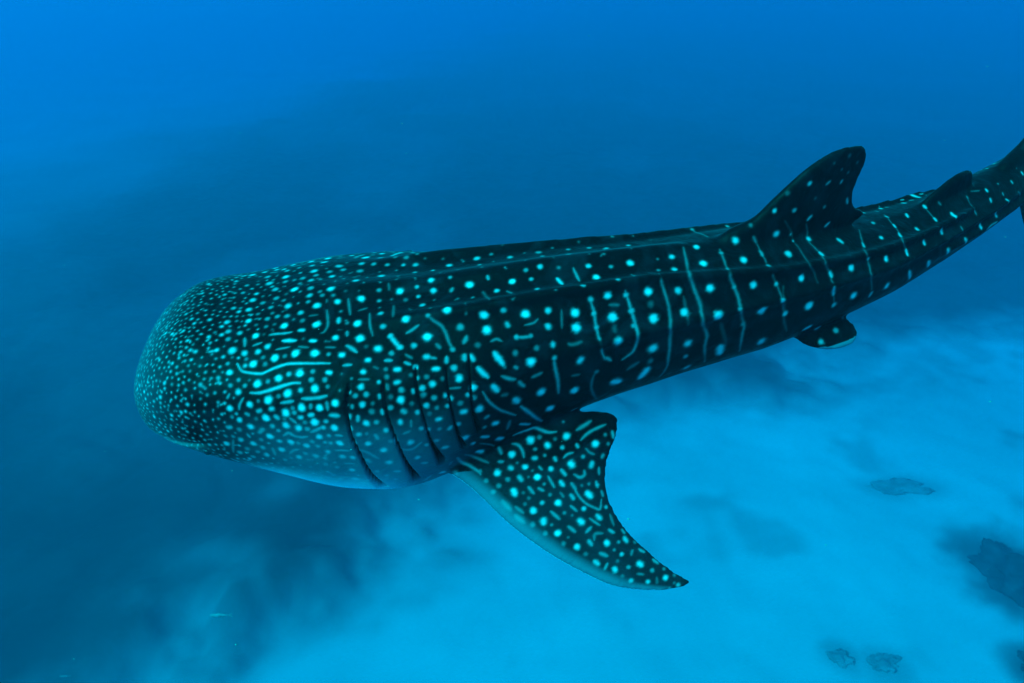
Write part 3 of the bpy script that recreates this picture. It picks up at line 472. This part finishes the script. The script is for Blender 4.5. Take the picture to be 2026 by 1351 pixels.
def half_width(x):
    return float(hermite(np.array([x / TL]), KX, KA)[0]) * TL
LEVEL = [0, .06, .10, .16, .24, .36, .50, .66, .82, .95, 1.0]
picked = []
for t in SPOTS.split(';'):
    x, y, z, r, k = (int(q) for q in t.split(','))
    picked.append((x / 1000, y / 1000, z / 1000, r / 10000))
    for sgn in (1, -1):
        if sgn == -1 and (y > -60 or z > 0 and -y / 1000 < .5 * half_width(x / 1000)):
            continue
        dab((x / 1000, sgn * y / 1000, z / 1000), r / 10000 * (.98 if z > -300 else .90), LEVEL[k], 3.2)
for t in LINES.split(';'):
    q = [int(w) for w in t.split(',')]
    r, k = q[0] / 10000, q[1]
    P = np.array(q[2:]).reshape(-1, 3) / 1000
    P = resample(P, max(2, int(np.linalg.norm(np.diff(P, axis=0), axis=1).sum() / (r * .5)) + 2))
    picked += [(*p, r) for p in P.tolist()]
    for sgn in (1, -1):
        if sgn == -1 and (P[:, 1].max() > -.06 or P[:, 2].mean() > 0 and -P[:, 1].mean() < .5 * half_width(P[:, 0].mean())):
            continue
        for j, p in enumerate(P):
            e = abs(2 * j / (len(P) - 1) - 1)                       # marks thin out towards their ends
            dab((p[0], sgn * p[1], p[2]), r * (.92 if k > 6 else .90) * (1 - .38 * e ** 3), LEVEL[k] * (.95 if k > 6 else .92) * (1 - .25 * e ** 4))
# the fine peppering of the head, and the spots of the parts the picked ones do not reach
rng = random.Random(7)
pk = np.array(picked)
pm = pk[pk[:, 1] < -.2]
pk2 = np.vstack([pk, pm * [1, -1, 1, 1]])
cells = {}
def near_ok(c, d):
    g = .06; b = [int(math.floor(v / g)) for v in c]
    for dx in (-1, 0, 1):
        for dy in (-1, 0, 1):
            for dz in (-1, 0, 1):
                for q in cells.get((b[0] + dx, b[1] + dy, b[2] + dz), ()):
                    if (q[0]-c[0])**2 + (q[1]-c[1])**2 + (q[2]-c[2])**2 < (d * .5 + q[3]) ** 2:
                        return False
    return True
def put(c, rad):
    g = .06; cells.setdefault(tuple(int(math.floor(v / g)) for v in c), []).append((*c, rad))
for q in pk2.tolist():
    put(q[:3], q[3] * 1.1)
cand = np.nonzero((V[:, 0] < 1.25) & (N[:, 2] > -.62) | (V[:, 0] < 2.9) & (N[:, 2] > .86) | (V[:, 0] < 2.9) & (V[:, 1] > .03) & (N[:, 2] > .1))[0].tolist()
rng.shuffle(cand)
for i in cand[:90000]:
    c = V[i].tolist()
    sp = np.interp(c[0], (0, .15, .45, .8, 1.25, 2.0, 2.9), (.019, .022, .029, .044, .066, .12, .17)) * rng.uniform(.85, 1.2)
    if near_ok(c, sp):
        big = rng.random() < .12
        r = min(.03, sp) * (rng.uniform(.30, .36) if big else rng.uniform(.19, .27))
        put(c, sp * .5)
        far = c[0] > .75
        val = rng.uniform(.24, .60) + (.2 if big else 0) if not far else rng.uniform(.08, .3)
        dab(c, r * 1.05, val, 2.2)
        if rng.random() < .42:                        # some run together into short crooked dashes
            a = rng.uniform(0, 6.28); n = Vector(N[i]); tx = n.orthogonal().normalized(); ty = n.cross(tx); q = Vector(c)
            for step in range(rng.randint(1, 3)):
                q = q + (tx * math.cos(a) + ty * math.sin(a)) * r * 1.0; a += rng.uniform(-.7, .7)
                dab(q, r * .75, val * .7, 2.2)

# ---- tone of the ground colour: dark back, greyer cheeks, pale belly
nz = N[:, 2]
x_ = V[:, 0]
pale = smooth01(-.16, -.60, nz) * smooth01(.45, .85, x_) * (1 - smooth01(1.12, 1.45, x_))
pale = np.maximum(pale, smooth01(-.86, -.98, nz) * .9)
jaw = (1 - smooth01(.25, .5, x_)) * smooth01(-.015, -.06, V[:, 2])
pale = np.maximum(pale, jaw * .15)
fin_p = (((abs(V[:, 1]) - .525) * math.cos(dh) - (V[:, 2] + .385) * math.sin(dh)) > .07) & (x_ > 1.6) & (x_ < 3.0) & (V[:, 2] < -.3)
pale[fin_p] = np.where(nz[fin_p] < -.2, .8, 0)        # underside of the flippers
tone = smooth01(.55, -.45, nz) * (1 - smooth01(1.3, 1.85, x_)) * smooth01(.35, 1.0, x_)
tone = np.maximum(tone, .42 * (1 - smooth01(.0, .40, x_)))
fs = smooth01(-.05, .35, (abs(V[:, 1]) - .525) * math.cos(dh) - (V[:, 2] + .385) * math.sin(dh))
tone[fin_p] = (.08 * fs)[fin_p]
tone[(x_ > 3.45) & (x_ < 4.1) & (V[:, 2] < -.262)] = 1.0                       # pelvic fins, painted greyer to look hazy
pale[(x_ > 3.4) & (x_ < 4.2) & (abs(V[:, 1]) > .2)] = 0
# leading edge of the flippers is paler
for side in (-1, 1):
    root = np.array([.245 * TL, side * .075 * TL, -.055 * TL]); out = np.array([0, side * math.cos(dh), -math.sin(dh)])
    q = V - root; s_ = q @ out; c_ = q[:, 0]
    le_c = np.interp(s_, (.066, .177, .373, .532, .661, .766, .823), (-.106, -.004, .149, .30, .45, .60, .758))
    w = (s_ > .02) & fin_p & (V[:, 1] * side > 0)
    tone[w] = np.maximum(tone[w], .9 * (1 - smooth01(.02, .13, c_[w] - le_c[w])))

# ---- gill slits: five flaps on each side, each overlapping a groove
disp = np.zeros(NV)
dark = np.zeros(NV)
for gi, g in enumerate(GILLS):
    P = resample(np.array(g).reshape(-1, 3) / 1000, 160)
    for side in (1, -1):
        Q = P * [1, side, 1]
        Tn = np.gradient(Q, axis=0); Tn /= np.linalg.norm(Tn, axis=1)[:, None]
        best = {}
        for k in range(len(Q)):
            for co, i, d in tree.find_range(Vector(Q[k]), .10):
                if i not in best or d < best[i][0]:
                    best[i] = (d, k)
        idx = np.array(list(best.keys())); k = np.array([best[i][1] for i in idx])
        s = k / (len(Q) - 1)
        across = np.cross(N[idx], Tn[k]); across *= np.sign(across[:, :1] + 1e-9)
        u = np.einsum('ij,ij->i', V[idx] - Q[k], across)
        ends = smooth01(0, .06, s) * (1 - smooth01(.97, 1.0, s)) * np.where((k == 0) | (k == len(Q) - 1), np.exp(-(np.linalg.norm(V[idx] - Q[k], axis=1) / .02) ** 2), 1)
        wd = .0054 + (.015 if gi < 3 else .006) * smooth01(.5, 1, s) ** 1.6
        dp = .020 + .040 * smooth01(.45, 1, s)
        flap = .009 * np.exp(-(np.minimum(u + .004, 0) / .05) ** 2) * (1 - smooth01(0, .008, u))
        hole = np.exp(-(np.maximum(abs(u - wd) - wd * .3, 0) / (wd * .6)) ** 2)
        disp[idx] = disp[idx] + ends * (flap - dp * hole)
        dark[idx] = np.maximum(dark[idx], ends * smooth01(.25, .7, hole))  # dark gill lining, with the groove's shade painted into the colour
# mouth: a wide slit round the blunt front
mz = -.075 + .03 * smooth01(.1, .45, x_)
mh = np.exp(-((V[:, 2] - mz) / .012) ** 2) * (1 - smooth01(.34, .42, x_))
disp -= .028 * mh
dark = np.maximum(dark, smooth01(.4, .9, mh))  # shade of the mouth slit painted dark the same way
# low swellings so that the hide is not a perfect loft
disp += (fbm(x_ * 2.2, np.arctan2(V[:, 2], abs(V[:, 1]) + .01) * 1.5 + 7, 3, 3) - .5) * .016 * smooth01(.1, .5, x_) * (1 - smooth01(5, 6, x_))
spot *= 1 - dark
V = V + N * disp[:, None]
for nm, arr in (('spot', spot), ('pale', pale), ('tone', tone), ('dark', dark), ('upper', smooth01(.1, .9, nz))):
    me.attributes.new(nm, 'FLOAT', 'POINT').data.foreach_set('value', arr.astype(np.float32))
rp = me.attributes.new('rest_place', 'FLOAT_VECTOR', 'POINT')
rp.data.foreach_set('vector', V.astype(np.float32).ravel())


# ---- pose it: bend the spine, then set the animal in the water
posed = bend(V)
me.vertices.foreach_set('co', posed.ravel()); me.update()
RC = np.array([[0.99308, -0.10374, -0.05512], [-0.10825, -0.62591, -0.77234], [0.04562, 0.77296, -0.63281]])   # shark axes seen from the diver
TC = np.array([0.08411, -0.03864, 4.41649])
W = np.array([[1, 0, 0], [0, -math.sin(PITCH), math.cos(PITCH)], [0, -math.cos(PITCH), -math.sin(PITCH)]])      # right, down, forward -> world
RW = W @ RC; LW = W @ TC + np.array([0, 0, CAM_H])
MW = Matrix([[*RW[0], LW[0]], [*RW[1], LW[1]], [*RW[2], LW[2]], [0, 0, 0, 1]])
def skin_material():
    m, n, l, p = mat_new('shark_skin')
    def attr(nm):
        a = n.new('ShaderNodeAttribute'); a.attribute_name = nm; return a
    def mix(fac, a, b, blend='MIX'):
        x = n.new('ShaderNodeMix'); x.data_type = 'RGBA'; x.blend_type = blend
        for k, v in ((0, fac), (6, a), (7, b)):
            if hasattr(v, 'links'):
                l.new(v, x.inputs[k])
            else:
                x.inputs[k].default_value = v if k == 0 else (*v, 1)
        return x.outputs[2]
    pos = attr('rest_place').outputs['Vector']
    def noise(scale, detail=4, rough=.5, dist=0):
        z = n.new('ShaderNodeTexNoise'); z.inputs['Scale'].default_value = scale; z.inputs['Detail'].default_value = detail
        z.inputs['Roughness'].default_value = rough; z.inputs['Distortion'].default_value = dist
        l.new(pos, z.inputs['Vector']); return z.outputs['Fac']
    def remap(v, a, b, c=0, d=1):
        r = n.new('ShaderNodeMapRange'); r.inputs[1].default_value, r.inputs[2].default_value = a, b
        r.inputs[3].default_value, r.inputs[4].default_value = c, d
        l.new(v, r.inputs[0]); return r.outputs[0]
    def mul(a, b):
        x = n.new('ShaderNodeMath'); x.operation = 'MULTIPLY'
        for k, v in ((0, a), (1, b)):
            if hasattr(v, 'links'):
                l.new(v, x.inputs[k])
            else:
                x.inputs[k].default_value = v
        return x.outputs[0]
    base = mix(remap(noise(3.2, 4, .55, 2.0), .50, .74), SKIN_DARK, SKIN_DAPPLE)  # mottled skin, its wavy patches painted in for rippling sunlight
    base = mix(mul(attr('tone').outputs['Fac'], .75), base, SKIN_GREY)
    base = mix(attr('pale').outputs['Fac'], base, SKIN_PALE)
    base = mix(mul(attr('spot').outputs['Fac'], remap(noise(38, 3), .3, .7, .82, 1.0)), base, SKIN_SPOT)
    base = mix(mul(remap(noise(240, 2), .35, .65), .35), base, (.5, .5, .5), 'SOFT_LIGHT')
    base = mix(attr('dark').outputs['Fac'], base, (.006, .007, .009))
    l.new(base, p.inputs['Base Color'])
    l.new(remap(noise(14, 4), .3, .7, .42, .62), p.inputs['Roughness'])
    p.inputs['Specular IOR Level'].default_value = .05
    l.new(mul(attr('upper').outputs['Fac'], .16), p.inputs['Sheen Weight']); p.inputs['Sheen Roughness'].default_value = .35; p.inputs['Sheen Tint'].default_value = (.6, .85, 1, 1)
    b = n.new('ShaderNodeBump'); b.inputs['Strength'].default_value = .25; b.inputs['Distance'].default_value = .006
    l.new(noise(110, 3), b.inputs['Height'])
    b2 = n.new('ShaderNodeBump'); b2.inputs['Strength'].default_value = .35; b2.inputs['Distance'].default_value = .03
    l.new(noise(7, 4, .55, .6), b2.inputs['Height']); l.new(b2.outputs[0], b.inputs['Normal'])
    l.new(b.outputs[0], p.inputs['Normal'])
    return m
SKIN_DARK, SKIN_DAPPLE, SKIN_GREY = (.0008, .0012, .0022), (.005, .009, .014), (.10, .165, .225)
SKIN_PALE, SKIN_SPOT = (.58, .66, .74), (.42, .49, .55)
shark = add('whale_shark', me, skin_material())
shark.matrix_world = MW
tag(shark, 'huge dark whale shark covered in pale spots and bars, swimming above the sand', 'whale shark')

def eye_mesh():
    bm = bmesh.new()
    bmesh.ops.create_uvsphere(bm, u_segments=20, v_segments=12, radius=.020)
    m = bpy.data.meshes.new('eye'); bm.to_mesh(m); bm.free(); return m
M_EYE, _n, _l, _p = mat_new('eye_black')
_p.inputs['Base Color'].default_value = (.006, .006, .008, 1); _p.inputs['Roughness'].default_value = .12
for side in (-1, 1):
    e = add('eye', eye_mesh(), M_EYE, shark)
    e.location = bend(np.array([[.400, side * .527, -.113]]))[0]
    e.scale = (1, .6, .9)

# ------------------------------------------------------------------ coral boulders on the sand
from mathutils import noise as mnoise
def boulder(seed, rx, ry, rz):
    bm = bmesh.new()
    bmesh.ops.create_icosphere(bm, subdivisions=5, radius=1)
    off = Vector((seed * 7.3, seed * 3.1, seed * 1.7))
    for v in bm.verts:
        d = v.co.normalized()
        k = .80 + .45 * mnoise.noise(d * 1.3 + off) + .25 * mnoise.noise(d * 3.1 + off) + .16 * abs(mnoise.noise(d * 7 + off)) + .07 * mnoise.noise(d * 16 + off)
        v.co = Vector((d.x * k * rx, d.y * k * ry, max(d.z, -.6) * k * rz))
    m = bpy.data.meshes.new('coral_boulder'); bm.to_mesh(m); bm.free(); return m
for i, (x, y, rx, ry, rz, halo_amt, lab) in enumerate(BOULDERS):
    b = add('coral_boulder', boulder(i + 1, rx * GS, ry * GS, rz * GS), M_CORAL if halo_amt > .5 else M_CORAL_PALE)
    x, y, rz = x * GS, y * GS, rz * GS
    b.location = (x, y, float(sand_h(np.array([x]), np.array([y]))[0]) - .22 * rz)
    tag(b, lab, 'coral boulder', 'coral boulders on the sand')

# ------------------------------------------------------------------ small fish
M_FISH = ramp_mat('silver_fish', (.10, .12, .13), (.19, .21, .22), 8, .6, spec=.15)
def fish(loc, length, yaw, pitch, lab):
    L = length
    xs = np.linspace(0, 1, 22); th = np.linspace(0, 2 * np.pi, 17)[:-1]
    h = .115 * np.sin(np.pi * np.clip(xs, 0, 1) ** .62) ** .8 + .012; w = h * .5
    h[0] = w[0] = .004
    P = np.stack([np.repeat(xs[:, None], 16, 1), w[:, None] * np.cos(th), h[:, None] * np.sin(th)], 2) * L
    q = [[a * 16 + b, a * 16 + (b + 1) % 16, (a + 1) * 16 + (b + 1) % 16, (a + 1) * 16 + b] for a in range(21) for b in range(16)]
    root = bpy.data.objects.new('fish', None); COL.objects.link(root)
    add('body', mesh_np('body', P.reshape(-1, 3), q + [list(range(16)), list(range(21 * 16, 22 * 16))]), M_FISH, root)
    def plate(name, pts):
        n = len(pts); t = .006 * L
        V_ = [(x * L, -t, z * L) for x, z in pts] + [(x * L, t, z * L) for x, z in pts]
        add(name, mesh_np(name, V_, [list(range(n)), list(range(2 * n - 1, n - 1, -1))] + [[k, (k + 1) % n, (k + 1) % n + n, k + n] for k in range(n)]), M_FISH, root, False)
    plate('tail_fin', [(.95, .02), (1.05, .07), (1.20, .15), (1.13, .0), (1.20, -.15), (1.05, -.07), (.95, -.02)])
    plate('dorsal_fin', [(.35, .10), (.45, .19), (.55, .15), (.72, .10), (.74, .06)])
    plate('anal_fin', [(.60, -.09), (.68, -.16), (.78, -.08), (.78, -.05)])
    for s in (-1, 1):
        bm = bmesh.new(); bmesh.ops.create_uvsphere(bm, u_segments=10, v_segments=8, radius=.018 * L)
        m = bpy.data.meshes.new('eye'); bm.to_mesh(m); bm.free()
        e = add('eye', m, M_EYE, root); e.location = (.11 * L, s * .032 * L, .015 * L)
    root.location = loc; root.rotation_euler = (0, pitch, yaw)
    tag(root, lab, 'fish', 'small fish over the reef')
def at(u, v, dist):
    d = W @ np.array([(u - 1013) / 1559.88, (v - 675.5) / 1559.88, 1.0])
    return np.array([0, 0, CAM_H]) + d * dist
fish(at(415, 1218, 22.0), .52, .08, .05, 'slim silver fish swimming over the dark reef below the shark head')
fish(at(118, 1338, 24.0), .26, .3, .3, 'tiny silver fish in the bottom left corner')

# drifting plankton flecks
rng = random.Random(3)
bm = bmesh.new()
for k in range(150):
    c = Vector(at(rng.uniform(-200, 2200), rng.uniform(-100, 1450), rng.uniform(2.0, 14.0)))
    r = rng.uniform(.0010, .0028)
    g = bmesh.ops.create_icosphere(bm, subdivisions=1, radius=r)
    for v in g['verts']:
        v.co = Vector((v.co.x * rng.uniform(1, 2.2), v.co.y, v.co.z * .6)) + c
m = bpy.data.meshes.new('plankton'); bm.to_mesh(m); bm.free()
M_PLANK = ramp_mat('plankton_flecks', (.2, .21, .2), (.3, .3, .29), 3)
tag(add('plankton', m, M_PLANK), 'pale flecks of plankton drifting in the water', 'plankton', kind='stuff')

# ------------------------------------------------------------------ the water itself
bm = bmesh.new()
bmesh.ops.create_cube(bm, size=1)
bmesh.ops.scale(bm, vec=(1780, 1480, CAM_H + SURFACE + 8), verts=bm.verts)
bmesh.ops.translate(bm, vec=(0, 450, (CAM_H + SURFACE - 8) / 2), verts=bm.verts)
m = bpy.data.meshes.new('haze'); bm.to_mesh(m); bm.free()
M_WATER = bpy.data.materials.new('sea_water'); M_WATER.use_nodes = True
nt = M_WATER.node_tree; nt.nodes.remove(nt.nodes['Principled BSDF'])
pv = nt.nodes.new('ShaderNodeVolumePrincipled')
pv.inputs['Density'].default_value = WATER_DENSITY
pv.inputs['Color'].default_value = (*[s / WATER_DENSITY for s in WATER_SCATTER], 1)
pv.inputs['Absorption Color'].default_value = (*[max(0, 1 - a / WATER_DENSITY / (1 - s / WATER_DENSITY)) ** 2 for a, s in zip(WATER_ABSORB, WATER_SCATTER)], 1)
pv.inputs['Anisotropy'].default_value = WATER_G
nt.links.new(pv.outputs[0], nt.nodes['Material Output'].inputs['Volume'])
tag(add('haze', m, M_WATER, smooth=False), 'clear blue sea water filling the whole view', 'water', kind='stuff')
